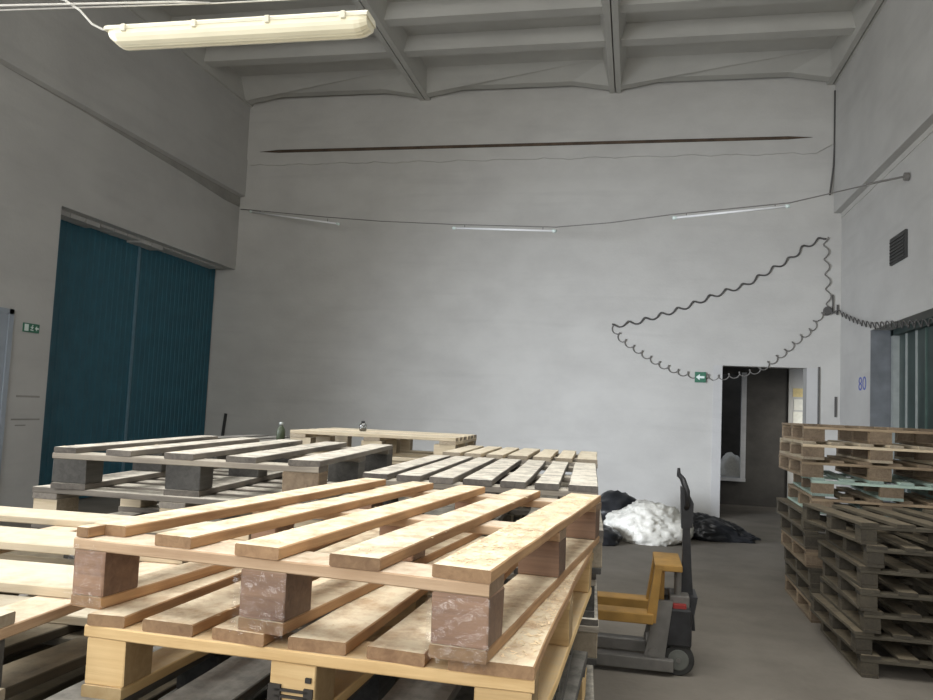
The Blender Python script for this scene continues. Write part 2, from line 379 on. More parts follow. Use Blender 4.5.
# ------------------------------------------------------------------ pallets
BOARD, BLK = {}, {}
def board_mesh(key, lx, ly, lz, var):
    k = (round(lx, 3), round(ly, 3), round(lz, 3), var)
    if k in BOARD: return BOARD[k]
    rnd = random.Random(hash(k) % 100000)
    long_y = ly >= lx; n = 7
    bm = bmesh.new(); rings = []
    L_, W_ = (ly, lx) if long_y else (lx, ly)
    bow = rnd.uniform(-.003, .003); 
    for i in range(n+1):
        t = i/n; l = (t-.5)*L_; s = bow*math.sin(math.pi*t)
        jit = [rnd.uniform(-.0016, .0016) for _ in range(4)]
        if i in (0, n): l2 = [l+rnd.uniform(-.004, .004) for _ in range(2)]
        else: l2 = [l, l]
        b = .0022
        a0, a1 = -W_/2+s+jit[0], W_/2+s+jit[1]; zt = lz/2-abs(jit[2])*.4; zb = -lz/2
        sec = [(a0, zb+b), (a0+b, zb), (a1-b, zb), (a1, zb+b), (a1, zt-b), (a1-b, zt), (a0+b, zt), (a0, zt-b)]
        ring = []
        for j, (a, z) in enumerate(sec):
            u = l2[0]+(l2[1]-l2[0])*(a-a0)/(a1-a0)
            ring.append(bm.verts.new((a, u, z) if long_y else (u, a, z)))
        rings.append(ring)
    for A, B in zip(rings, rings[1:]):
        for q in range(8): bm.faces.new((A[q], A[(q+1) % 8], B[(q+1) % 8], B[q]))
    bm.faces.new(rings[0][::-1]); bm.faces.new(rings[-1])
    bmesh.ops.recalc_face_normals(bm, faces=bm.faces[:])
    me = bpy.data.meshes.new(key); bm.to_mesh(me); bm.free(); me.materials.append(M['fresh'])
    BOARD[k] = me
    return me
def block_mesh(lx, ly, lz, var):
    k = (round(lx, 3), round(ly, 3), round(lz, 3), var)
    if k in BLK: return BLK[k]
    rnd = random.Random(var*31+5)
    mb = MB(); mb.box(-lx/2, lx/2, -ly/2, ly/2, -lz/2, lz/2, bev=.003)
    for v in mb.bm.verts:
        if abs(v.co.z) < lz/2-.001 or True:
            v.co.x += rnd.uniform(-.0012, .0012); v.co.y += rnd.uniform(-.0012, .0012)
    me = mb.mesh('block'); me.materials.append(M['fresh']); BLK[k] = me
    return me
def place(me, name, mat, parent, loc, rz=0):
    o = bpy.data.objects.new(name, me); C.objects.link(o); o.parent = parent; o.location = loc; o.rotation_euler = (0, 0, rz)
    o.material_slots[0].link = 'OBJECT'; o.material_slots[0].material = mat
    return o
def pallet(x, y, ztop, yaw, label, group, W=.8, L=1.2, nb=5, bw=.095, H=.144, deck='fresh', cross='fresh_x', blk=None, run=None,
           blkw=.10, blkl=.13, crossw=.10, inset=(0,)*9, bws=None, runners=True, skewdeg=0, bw3=None, bm=None):
    """x,y: near-left corner; boards run along local y; z of deck top; H overall height"""
    r = empty('wooden_pallet', (x, y, ztop-H), yaw); tag(r, label, 'pallet', group)
    td, tc_, tr_ = .021, .021, (.021 if runners else 0.0)
    hb = H-td-tc_-tr_-.0006
    blk = blk or cross; run = run or deck
    ws = bws or [bw]*nb
    gap = (W-sum(ws))/(len(ws)-1); cx = 0
    for i, w_ in enumerate(ws):
        ins = inset[i]; l_ = L-ins
        place(board_mesh('deck_board', w_, round(l_, 3), td, random.randrange(4)), 'deck_board', M[deck], r,
              (cx+w_/2, ins+l_/2, H-td/2), R(random.uniform(-.25, .25)+skewdeg))
        cx += w_+gap
    for cy in (crossw/2, L/2, L-crossw/2):
        place(board_mesh('stringer_board', W, crossw, tc_, random.randrange(3)), 'stringer_board', M[cross], r, (W/2, cy, H-td-tc_/2-.0003), 0)
    w3 = bw3 or (blkw,)*3
    for j, by in enumerate((blkl/2+.002, L/2, L-blkl/2-.002)):
        for i, bx in enumerate((w3[0]/2+.002, W/2, W-w3[2]/2-.002)):
            o = place(block_mesh(w3[i], blkl, round(hb, 4), random.randrange(3)), 'block', M[(bm or {}).get((i, j), blk)], r, (bx, by, tr_+hb/2+.0002), R(random.choice((0, 180))+random.uniform(-.6, .6)))
    if runners:
        for i, bx in enumerate((w3[0]/2+.002, W/2, W-w3[2]/2-.002)):
            place(board_mesh('bottom_board', w3[i], L, tr_, random.randrange(3)), 'bottom_board', M[run], r, (bx, L/2, tr_/2), 0)
    return r

ORD = ['topmost', 'second from the top', 'third from the top', 'fourth from the top', 'fifth from the top', 'sixth from the top',
       'seventh from the top', 'eighth from the top', 'ninth from the top', 'tenth from the top', 'lowest']
def stack_label(kind, where, i, n):
    return '%s wooden pallet in the %s, %s' % (kind, where, 'lowest, on the floor' if i == n-1 else ORD[i])

# --- A : front stack -------------------------------------------------
A_top = 1.3023; H = A_top/9
g = 'pallets in the nearest front stack'
A1 = pallet(-1.005, 1.311, A_top, R(-5.33), 'sawdust-strewn fresh pine pallet with five slats, topmost in the nearest stack', g, L=1.29, H=H,
            deck='fresh', cross='fresh_x', blk='bark_block', bws=[.078, .078, .085, .09, .097], inset=(.045, .004, 0, 0, 0), blkl=.095, bw3=(.07, .088, .094))
MB().box(-.0135, .0135, -.022, .022, -.0095, .0095, bev=.002).build('board_splinter', M['fresh'], A1, loc=(.016, .024, H-.0105))
A2 = pallet(-.943, 1.282, A_top-H, R(-1.6), 'yellow pine pallet directly beneath the topmost pallet of the nearest stack', g, W=.804, L=1.2, H=H,
            deck='fresh', cross='yellow_x', blk='yellow_x', run='yellow', bws=[.07, .10, .10, .10, .10, .135], blkl=.085, bw3=(.078, .084, .092))
for i in range(2, 9):
    off = [(-.99, 1.12, .8, 1.25, .86), (-.96, 1.19, -1, 1.2, .83), (-1.0, 1.2, -2, 1.2, .84), (-.97, 1.22, .5, 1.2, .83), (-.98, 1.2, -1, 1.2, .84), (-.99, 1.2, 0, 1.2, .84), (-.98, 1.2, -1, 1.2, .84)][i-2]
    mt = 'darkg' if i < 4 else 'grey'
    pallet(off[0], off[1], A_top-H*i, R(off[2]), stack_label('dark weathered', 'nearest stack', i, 9), g, W=off[4], L=off[3], H=H, deck=mt, cross=mt+'_x', blk=mt if i != 3 else 'yellow', nb=5, bw=.12)

# --- B : back-left stack with dark blocks ----------------------------
B_top = CZ-.203; HB = B_top/9
g = 'pallets in the back-left stack'
B1 = pallet(-2.057, 2.535, B_top, R(4.8), 'grey weathered pallet with dark blocks, topmost of the stack before the blue gate', g, W=1.0, L=1.2, H=HB, nb=5, bw=.1,
            deck='grey', cross='grey_x', blk='darkg', bws=[.085, .10, .11, .11, .115], blkw=.13, blkl=.11, bm={(2, 0): 'brown'})
B2 = pallet(-2.14+1.13, 2.55, B_top-HB, R(90), 'grey pallet with slats turned sideways, second from top of the stack before the blue gate', g, W=1.15, L=1.13, H=HB, nb=7, bw=.1,
            deck='grey', cross='grey_x', blk='pale', bws=[.12, .1, .1, .12, .1, .1, .12], blkw=.12, blkl=.10)
B1.rotation_euler[0] = R(.45)
for i in range(2, 9):
    pallet(-2.12+random.uniform(-.02, .03), 2.56+random.uniform(-.01, .04), B_top-HB*i, R(random.uniform(0, 2)), stack_label('greyed', 'stack before the blue gate', i, 9), g, W=1.05, L=1.2, H=HB, deck='grey', cross='grey_x', nb=6, bw=.11)

# --- C : left-edge stack, slats run across ---------------------------
C_top = CZ-.385; HC = C_top/8
g = 'pallets in the stack at the left frame edge'
C1 = pallet(-1.035, 1.085, C_top, R(92), 'pale pallet with broad slats running across, topmost at the left edge', g, W=1.22, L=1.15, H=HC,
            deck='pale', cross='fresh_x', blk='darkg', bws=[.14, .19, .2, .16], blkw=.12, blkl=.08)
for i in range(1, 8):
    mt = 'dim' if i < 3 else 'grey'
    if i == 1: pallet(-2.10, 1.06, C_top-HC*i, R(-2), stack_label('dusty brown', 'stack at the left frame edge', i, 8), g, W=1.02, L=1.25, H=HC, deck=mt, cross=mt+'_x', nb=6, bw=.1)
    else: pallet(-2.14+random.uniform(-.02, .02), 1.08+random.uniform(-.02, .02), C_top-HC*i, R(random.uniform(-1, 1)), stack_label('greyed', 'stack at the left frame edge', i, 8), g, W=1.08, L=1.25, H=HC, deck=mt, cross=mt+'_x', nb=5, bw=.12)

# --- E1 / E2 : middle stacks -----------------------------------------
E_top = CZ-.238; HE = E_top/9
g = 'pallets in the middle stack behind the front one'
pallet(-.918, 2.665, E_top, R(3.2), 'weathered brown-grey seven-slat pallet, topmost in the middle stack behind the nearest', g, W=.815, L=1.27, H=HE, deck='grey', cross='grey_x', blk='darkg',
       bws=[.09, .085, .085, .10, .088, .08, .10], inset=(0, 0, 0, .0, 0, 0, 0))
for i in range(1, 9):
    kd = ['darkg', 'pale', 'darkg', 'pale', 'grey', 'pale', 'darkg', 'grey', 'pale'][i]
    pallet(-.925+[0, .02, .0, .015, -.02, .01, -.01, 0, .01][i], 2.67+[0, .01, .02, 0, .03, .01, .02, 0, .01][i], E_top-HE*i, R(3+random.uniform(-.8, .8)),
           stack_label('dark' if kd == 'darkg' else ('pale' if kd == 'pale' else 'grey'), 'middle stack behind the nearest', i, 9), g, W=.82, L=1.25, H=HE, deck='grey', cross='grey_x', blk=kd, run='darkg')
g = 'pallets in the further middle stack'
E2t = CZ-.225; HE2 = E2t/9
for i in range(9):
    pallet(-.965+random.uniform(-.012, .012), 4.0+random.uniform(0, .02), E2t-HE2*i, R(2.5), ('pale wooden pallet with short slats, topmost of the stack behind the middle one' if i == 0 else stack_label('pale grey', 'stack behind the middle one', i, 9)), g,
           W=.79, L=.9, H=HE2, deck='pale' if i == 0 else 'grey', cross='grey_x', blk='grey', bws=[.09, .085, .085, .10, .088, .08, .10])

# --- F : far stack, slats across -------------------------------------
F_top = CZ-.175; HF = F_top/9
g = 'pallets in the far stack by the back'
for i in range(9):
    pallet(-1.02+random.uniform(-.01, .01) if i else -1.02, 4.62 if i else 4.61, F_top-HF*i, R(90+3) if i == 0 else R(91), ('clean pale pallet with slats running across, topmost of the farthest left stack' if i == 0 else stack_label('pale', 'farthest left stack', i, 9)), g,
           W=.86, L=1.03, H=HF, deck='pale', cross='pale_x', blk='pale', nb=6, bw=.105)
# --- G : stack behind B ----------------------------------------------
G_top = CZ-.262; HG = G_top/9
g = 'pallets in the stack behind the back-left one'
for i in range(9):
    pallet(-2.76+random.uniform(-.01, .01), 4.35, G_top-HG*i, R(1), ('dark grey pallet, topmost of the stack under the green bottle' if i == 0 else stack_label('dark grey', 'stack under the green bottle', i, 9)), g,
           W=.68, L=1.2, H=HG, deck='darkg', cross='darkg_x', nb=4, bw=.12)

# --- R1 : near right stack -------------------------------------------
R_top = .945; HR = R_top/7
g = 'pallets in the near right stack'
offs = [(.0, .03, 7), (.03, 0, 0), (.0, .02, 1), (-.01, 0, -1), (.015, .01, 1), (-.03, .02, 2), (.0, .0, 0)]
for i in range(7):
    a = offs[i]
    lab = 'dull brown pallet with angled slats, topmost of the lower stack at the right edge' if i == 0 else stack_label('dull brown', 'lower stack at the right edge', i, 7)
    pallet(1.43+a[0], 5.47+a[1], R_top-HR*i, R(a[2]), lab, g, W=1.0, L=1.1, H=HR, deck='dim', cross='dim_x', blk='dim', nb=5, bw=.115, blkw=.10, blkl=.09,
           run='dim')
# --- R2 : far right stack --------------------------------------------
R2_top = 1.555; HR2 = R2_top/11
g = 'pallets in the tall right stack'
cols = ['brown', 'pale', 'brown', 'teal', 'brown', 'dim', 'dim', 'brown', 'dim', 'dim', 'brown']
o2 = [(-.02, .10, -2), (-.05, -.03, -1.5), (-.05, .0, -1.5), (.02, -.03, -4), (.02, -.02, -2), (-.03, .02, 0), (-.02, 0, -1), (-.01, 0, -1), (.02, 0, -1), (.03, 0, -1), (.03, 0, -1)]
for i in range(11):
    c_ = cols[i]; a = o2[i]
    nm = {'brown': 'brown', 'pale': 'pale', 'teal': 'pale teal painted', 'dim': 'dull'}[c_]
    lab = 'brown pallet topmost of the tall stack by the doorway' if i == 0 else stack_label(nm, 'tall stack near the doorway', i, 11)
    pallet(1.38+a[0], 6.80+a[1], R2_top-HR2*i, R(a[2]), lab, g, W=1.15, L=1.22, H=HR2, deck=c_, cross=c_+'_x', blk='brown' if c_ in ('teal', 'pale') else c_, run='teal' if i in (3, 4) else c_,
           nb=6, bw=.1, blkw=.16, blkl=.085, crossw=.09)

# --- film, mark, shavings on the front stack -------------------------
def film(parent, x0, x1, z0, z1, y, seed):
    rnd = random.Random(seed); mb = MB(); nx, nz = 15, 13; g_ = []
    for i in range(nx+1):
        row = []
        for j in range(nz+1):
            u, v = i/nx, j/nz
            e = .004*math.sin(u*21+seed)+.003*math.sin(v*17+u*9)
            row.append(mb.bm.verts.new((x0+(x1-x0)*u+rnd.uniform(-.003, .003)*(j in (0, nz)), y-.004-abs(e)-rnd.uniform(0, .002), z0+(z1-z0)*v+(rnd.uniform(-.008, .008) if j in (0, nz) else 0))))
        g_.append(row)
    for i in range(nx):
        for j in range(nz): mb.bm.faces.new((g_[i][j], g_[i+1][j], g_[i+1][j+1], g_[i][j+1]))
    for q in range(3):
        xa = rnd.uniform(x0, x1); xb = xa+rnd.uniform(-.06, .05)
        mb.tube([(xa+(xb-xa)*t+.01*math.sin(3.1*t), y-.006-.01*math.sin(3.14*t), z0+.02-(.015*t)) for t in [k_/8 for k_ in range(9)]], .0006, 4)
    return mb.build('stretch_film', M['film'], parent, smooth=True)
film(A1, .700, .803, .001, .10, .0, 3)
film(A1, .350, .450, .0, .10, .0, 8)
film(A1, -.003, .076, .0, .11, .0, 12)
mk = MB(); cxm = .804/2
mk.box(cxm-.042, cxm-.020, -.003, .0035, .034, .066); mk.box(cxm-.03, cxm+.03, -.003, .0035, .046, .050); mk.box(cxm-.03, cxm+.03, -.003, .0035, .056, .060)
mk.box(cxm+.022, cxm+.038, -.003, .0035, .038, .064); mk.box(cxm+.024, cxm+.028, -.003, .0035, .022, .046); mk.box(cxm-.022, cxm-.018, -.003, .0035, .022, .046); mk.box(cxm+.024, cxm+.034, -.003, .0035, .074, .082)
mk.build('burnt_stamp', M['mark'], A2)

def shavings(name, root, areas, label, seed):
    rnd = random.Random(seed); mb = MB(); MW = Matrix.Translation(root.location) @ Matrix.Rotation(root.rotation_euler[2], 4, 'Z')
    for (x0, x1, y0, y1, z, n_, smax) in areas:
        for q in range(n_):
            u = rnd.random(); s_ = rnd.uniform(.0012, smax)*(1.6 if rnd.random() < .05 else 1)
            p = MW @ Vector((rnd.uniform(x0, x1), rnd.uniform(y0, y1), z+s_*.15))
            rot = Matrix.Rotation(rnd.uniform(0, 6.3), 3, 'Z') @ Matrix.Rotation(rnd.uniform(-.35, .35), 3, 'X')
            a = rot @ Vector((s_*rnd.uniform(1, 2.4), 0, 0)); b_ = rot @ Vector((0, s_*.5, 0)); c_ = Vector((0, 0, s_*.35))
            vs = [mb.bm.verts.new(p+q_) for q_ in (-a-b_, a-b_*.6, a*.8+b_, -a+b_*.7)]
            top = mb.bm.verts.new(p+c_)
            for i in range(4): mb.bm.faces.new((vs[i], vs[(i+1) % 4], top))
            mb.bm.faces.new(vs[::-1])
    o = mb.build(name, M['chip']); tag(o, label, 'shavings', kind='stuff'); return o
shavings('wood_shavings', A1, [(.707, .794, .02, 1.26, H+.0005, 900, .0035), (.0, .8, .02, 1.25, H+.0005, 0, .003), (.53, .62, .02, 1.25, H+.0005, 110, .003), (.345, .43, .02, 1.2, H+.0005, 110, .003), (.18, .25, .03, 1.2, H+.0005, 90, .003)],
         'pale wood shavings strewn over the topmost front pallet', 4)
shavings('sawdust', A2, [(.69, .797, .02, 1.18, H+.0008, 1300, .0035), (.2, .3, .03, 1.1, H+.0005, 120, .003), (.36, .44, .03, 1.1, H+.0005, 120, .003)], 'sawdust heaped on the yellow pallet under the topmost one', 5)
shavings('wood_chips', B1, [(.0, .085, .03, 1.15, HB+.0005, 30, .006), (.2, .33, .05, 1.1, HB+.0005, 24, .006), (.42, .55, .05, 1.1, HB+.0005, 16, .006)], 'small pale chips lying on the grey pallet before the blue gate', 6)

# ------------------------------------------------------------------ lift truck (high-lift pallet truck)
jt = empty('pallet_lift_truck', (.30, 5.28, 0)); tag(jt, 'yellow and grey scissor pallet truck with a tall black handle, beside the stacks', 'pallet truck')
# local: forks point to -x ; handle at +x
for s in (-1, 1):
    y = s*.19
    MB().box(-.60, -.145, y-.075, y+.075, .305, .365, bev=.006).build('fork', M['orange'], jt)
    MB().prism([(-.19, .31), (-.13, .31), (-.10, .64), (-.142, .64)], y-.05, y+.05).build('fork_upright', M['orange'], jt)
    lk = MB(); lk.prism([(-.20, .07), (-.075, .07), (-.03, .44), (-.125, .44)], y-.02, y+.02); lk.lathe([(.03, y-.03), (.03, y+.03)], (-.14, 0, .13), 14, 'Y')
    lk.build('scissor_arm', M['steelgrey'], jt)
    MB().box(-.60, -.02, y-.05, y+.05, .03, .10, bev=.005).build('chassis_rail', M['steelgrey'], jt)
MB().box(-.146, .02, -.235, .235, .622, .66, bev=.006).build('top_frame', M['orange'], jt)
MB().box(-.115, -.08, -.14, .14, .37, .622, bev=.004).build('backrest_plate', M['orange'], jt)
MB().box(-.18, -.10, -.19, .19, .11, .15).build('cross_tube', M['steelgrey'], jt)
MB().lathe([(.022, .44), (.022, .62)], (.0, -.12, 0), 14).build('lift_ram', M['steelgrey'], jt)
MB().box(-.05, .07, -.16, .06, .39, .47, bev=.01).build('valve_block', M['steelgrey'], jt)
MB().box(-.03, .05, -.19, -.12, .385, .425, bev=.004).build('release_pedal', M['red'], jt)
MB().box(-.075, .085, -.20, .20, .17, .40, bev=.015).build('pump_housing', M['black'], jt)
MB().prism([(-.04, .12), (.06, .12), (.10, .34), (.12, .46), (-.0, .46)], -.13, .13).build('mast_bracket', M['black'], jt)
MB().prism([(.015, .24), (.115, .24), (.085, .62), (.062, 1.02), (.03, 1.02), (.03, .6)], -.045, .045).build('handle_shaft', M['black'], jt)
gh = MB(); gh.tube([(.045, -.03, .98), (.05, -.09, 1.02), (.045, -.11, 1.10), (.02, -.07, 1.17), (.0, 0, 1.19), (.02, .07, 1.17), (.045, .11, 1.10), (.05, .09, 1.02), (.045, .03, .98)], .016, 10)
gh.build('grip_loop', M['black'], jt, smooth=True)
MB().prism([(.02, .86), (.085, .87), (.09, 1.02), (.05, 1.10), (.01, 1.12)], -.05, .05).build('grip_housing', M['black'], jt)
MB().tube([(-.002, 0, 1.18), (-.004, 0, 1.235)], [.014, .009], 10).build('control_lever', M['black'], jt)
for s in (-1, 1):
    wl = MB(); y0 = s*.16
    wl.lathe([(.060, y0-.028), (.088, y0-.028), (.094, y0-.016), (.094, y0+.016), (.088, y0+.028), (.060, y0+.028)], (.01, 0, .094), 28, 'Y')
    tw = wl.build('wheel', M['blackrubber'], jt, smooth=False)
    MB().lathe([(.02, y0-.036), (.056, y0-.033), (.062, y0-.030), (.062, y0+.030), (.056, y0+.033), (.02, y0+.036)], (.01, 0, .094), 24, 'Y').build('hub', M['wheel'], tw)
    MB().lathe([(.033, s*.19-.035), (.038, s*.19-.03), (.038, s*.19+.03), (.033, s*.19+.035)], (-.55, 0, .038), 18, 'Y').build('load_roller', M['blackrubber'], jt)
MB().tube([(.01, -.20, .094), (.01, .20, .094)], .014, 10).build('axle', M['steelgrey'], jt)

# ------------------------------------------------------------------ plastic bags / film
def lump(name, mat, c, dims, label, cat, seed, peak=0, sub=4, amp=.12, fine=.05, rz=0, taper=0):
    bm = bmesh.new(); bmesh.ops.create_icosphere(bm, subdivisions=sub, radius=1.0)
    o_ = Vector((seed*7.1, seed*3.3, seed*1.7))
    for v in bm.verts:
        p = v.co.copy()
        d = 1+amp*2*(noise.noise(p*1.3+o_))+fine*2*(abs(noise.noise(p*4.2+o_)))+fine*1.4*abs(noise.noise(p*9+o_))+fine*.5*noise.noise(p*19+o_)
        q = p*d
        f_ = 1-taper*(q.x*.5+.5)
        q.x *= dims[0]/2; q.y *= dims[1]/2*max(.25, f_); q.z = (q.z*dims[2]*.62*max(.12, f_))+dims[2]*.30*max(.12, f_)
        if q.z < 0: q.z = q.z*.06
        q.z = max(q.z, 0.0)+.002
        v.co = q
    me = bpy.data.meshes.new(name); bm.to_mesh(me); bm.free(); me.materials.append(mat)
    for p_ in me.polygons: p_.use_smooth = True
    o = bpy.data.objects.new(name, me); C.objects.link(o); o.location = c; o.rotation_euler[2] = rz
    tag(o, label, cat); return o
lump('plastic_bag', M['whitebag'], (.22, 10.45, 0), (.98, .85, .50), 'big crumpled white plastic bag on the floor by the back wall', 'bag', 2, sub=5, amp=.14, fine=.08)
lump('black_plastic_film', M['blackfilm'], (-.24, 11.75, 0), (.72, .6, .46), 'black plastic heap rising behind the white bag', 'plastic sheet', 5, sub=4, amp=.16, fine=.09)
lump('black_bin_bag', M['blackfilm'], (-.36, 9.9, 0), (.5, .4, .22), 'flat black plastic sheet left in front of the white bag', 'plastic sheet', 9, sub=4, amp=.16, fine=.08)
lump('bin_bag', M['blackfilm'], (1.12, 11.0, 0), (.95, .8, .46), 'limp black bin bag trailing right of the white bag', 'bag', 3, sub=5, amp=.18, fine=.10, rz=R(-12), taper=.72)
lump('white_sack', M['whitebag'], (1.86, 16.0, .482), (.42, .30, .50), 'white sack sitting in the opening across the corridor', 'sack', 6, sub=4, amp=.1, fine=.05)

# ------------------------------------------------------------------ small things on pallets / by the wall
bt = empty('bottle', (-2.13, 4.6, G_top)); tag(bt, 'small green bottle with a pale cap standing on the rear left stack', 'bottle')
MB().lathe([(.02, 0), (.026, .004), (.027, .07), (.024, .088), (.012, .102), (.010, .112)], n=18).build('bottle_body', M['glassgreen'], bt, smooth=True)
MB().lathe([(.012, .111), (.012, .128), (.010, .130)], n=16).build('cap', M['lightmetal'], bt, smooth=True)
jr = empty('glass_jar', (-1.72, 4.95, F_top)); tag(jr, 'small dark glass jar standing on the pale far pallet', 'jar')
MB().lathe([(.018, 0), (.024, .006), (.026, .03), (.022, .045), (.012, .056)], n=18).build('jar_body', M['jar'], jr, smooth=True)
MB().lathe([(.0125, .053), (.0125, .066), (.010, .068)], n=16).build('lid', M['black'], jr, smooth=True)
MB().lathe([(.017, .002), (.022, .007), (.022, .02), (.019, .021)], n=18).build('contents', M['rust'], jr, smooth=True)
tag(MB().tube([(-7.42, YB-.06, .0), (-7.33, YB-.02, 1.27)], .028, 10).build('metal_rod', M['vent'], smooth=True), 'dark rod leaning on the back wall right of the blue gate', 'rod')

# ------------------------------------------------------------------ cables
def wavy(pts, amp, wl, r, y=None, phase=0, loop=.35):
    """coiled cable: walk a polyline and swing sideways"""
    P = [Vector(p) for p in pts]; out = []; s = 0
    segs = []
    for a, b_ in zip(P, P[1:]):
        segs.append((a, b_, (b_-a).length))
    tot = sum(q[2] for q in segs); n_ = int(tot/wl*20)
    for i in range(n_+1):
        d = tot*i/n_; acc = 0
        for a, b_, l in segs:
            if d <= acc+l+1e-9: break
            acc += l
        t = (d-acc)/l; p = a.lerp(b_, t); tan = (b_-a).normalized()
        side = Vector((-tan.z, 0, tan.x)) if abs(tan.y) < .5 else Vector((0, 0, 1))
        if side.z < 0: side = -side
        ph = 2*math.pi*d/wl+phase
        out.append(p + side*amp*math.cos(ph) + tan*amp*loop*math.sin(ph) + Vector((0, -.012-.01*math.cos(ph), 0) if abs(tan.y) < .5 else (-.012-.008*math.cos(ph), 0, 0)))
    return out
yw = YB-.012
def onwall(L_): return [(x, yw, z) for x, z in L_]
cab = MB()
cab.tube(wavy(onwall([(-.38, 3.04), (.07, 3.13), (.71, 3.35), (1.33, 3.62), (1.72, 3.76), (2.02, 3.95), (2.4, 4.19), (2.63, 4.4), (2.94, 4.55)]), .034, .275, .012, loop=-.35), .014, 6)
tag(cab.build('coiled_cable', M['cable'], smooth=True), 'thick wavy dark cable climbing the back wall to the upper right', 'cable')
cab = MB()
cab.tube(wavy(onwall([(-.38, 3.04), (-.21, 2.81), (.08, 2.62), (.41, 2.42), (.73, 2.30), (1.05, 2.24), (1.36, 2.24), (1.67, 2.30), (1.97, 2.38), (2.15, 2.52), (2.35, 2.68), (2.57, 2.91), (2.75, 3.05), (2.83, 3.24), (2.98, 3.34)]), .045, .165, .01, loop=-.8), .0085, 6)
tag(cab.build('coiled_cable', M['cablegrey'], smooth=True), 'thin coiled cable sagging over the doorway top', 'cable')
cab = MB()
cab.tube(wavy(onwall([(2.94, 4.55), (2.96, 4.14), (2.98, 3.77), (3.0, 3.37)]), .035, .24, .009), .009, 6)
tag(cab.build('coiled_cable', M['cablegrey'], smooth=True), 'thin wavy cable hanging straight down near the right corner', 'cable')
cab = MB()
cab.tube(wavy([(2.99, yw-.02, 3.36), (3.12, yw-.08, 3.33)], .03, .14, .009), .009, 6)
cab.tube(wavy([(3.15, 13.3, 3.31), (3.15, 12.77, 3.17), (3.15, 12.13, 3.02), (3.15, 11.5, 2.91), (3.15, 10.87, 2.86), (3.15, 10.3, 2.79), (3.15, 9.8, 2.74), (3.15, 9.2, 2.70)], .04, .22, .009), .009, 6)
tag(cab.build('coiled_cable', M['cable'], smooth=True), 'coiled cable running along the right wall over the green gate', 'cable')
tag(MB().lathe([(.055, -.02), (.07, -.01), (.07, .01), (.055, .02)], (2.98, yw-.03, 3.36), 18, 'Y').build('junction_box', M['cable'], smooth=False), 'round dark junction where the coiled cables meet', 'junction box')
tag(MB().box(3.05, 3.065, yw-.02, yw+.01, 3.34, 3.62).build('wall_hook', M['cable']), 'short dark upright hook in the right corner above the cables', 'hook')
tag(MB().box(3.115, 3.14, yw-.02, yw+.01, 3.30, 3.46).build('cable_clip', M['cable']), 'short dark clip right in the corner above the green gate', 'clip')
tag(MB().tube([(3.05, YB-.05, 6.95), (3.05, YB-.05, 6.0), (3.04, YB-.05, 5.7), (2.99, YB-.04, 5.23)], .014, 8).build('hanging_cable', M['cable'], smooth=True), 'straight dark cable slanting down in the upper right corner', 'cable')
tag(MB().tube([(2.86, YB-.02, .0), (2.86, YB-.02, 2.46)], .014, 8).build('conduit_pipe', M['cable']), 'thin dark vertical conduit right of the doorway', 'conduit')
tag(MB().box(3.10, 3.13, YB-.02, YB+.005, 1.68, 2.0).build('wall_strip', M['cable']), 'short dark vertical strip in the right corner at head height', 'strip')
# festoon wire with three bare tubes, strung diagonally from the back left corner to the right wall
W_ = [(-7.30, 13.42, 5.06), (-7.083, 13.377, 5.036), (-5.37, 12.855, 4.76), (-4.2, 12.5, 4.59), (-2.881, 12.10, 4.435), (-1.191, 11.58, 4.262), (-.4, 11.34, 4.265), (.462, 11.08, 4.315), (1.897, 10.64, 4.345), (2.731, 10.387, 4.49), (3.17, 10.25, 4.56)]
tag(MB().tube([Vector(p)+Vector((0, 0, .03)) for p in W_], .008, 6).build('suspension_wire', M['cablegrey'], smooth=True), 'thin wire strung across the hall before the back wall', 'wire')
for (a, b_, lab) in (((-7.083, 13.377, 5.036), (-5.07, 12.763, 4.642), 'white fluorescent tube hanging leftmost on the wire, by the left corner'),
                     ((-2.881, 12.097, 4.407), (-1.191, 11.582, 4.234), 'white fluorescent tube hanging in the middle of the wire'),
                     ((.462, 11.078, 4.294), (1.897, 10.641, 4.333), 'white fluorescent tube hanging rightmost on the wire')):
    a, b_ = Vector(a), Vector(b_); d = (b_-a).normalized(); tb = empty('fluorescent_tube', a); tag(tb, lab, 'lamp tube', 'bare tubes on the wire')
    MB().tube([d*.03, (b_-a)-d*.03], .016, 10).build('glass_tube', M['tubewhite'] , tb, smooth=True)
    for p in (Vector((0, 0, 0)), b_-a-d*.05):
        MB().tube([p, p+d*.05], .024, 10).build('end_cap', M['signwhite'], tb, smooth=True)
    for t in (.12, .88): MB().tube([(b_-a)*t+Vector((0, 0, .014)), (b_-a)*t+Vector((0, 0, .05 if lab.find('leftmost') < 0 else (.04 if t < .5 else .07)))], .005, 6).build('hook', M['cable'], tb)
br = MB(); br.tube([(2.73, 10.387, 4.53), (3.15, 10.25, 4.585)], .014, 8); br.lathe([(.05, -.03), (.05, .02)], (3.15, 10.25, 4.58), 12, 'X')
tag(br.build('wall_bracket', M['cablegrey'], smooth=False), 'grey rod bracket on the right wall holding the wire', 'bracket')

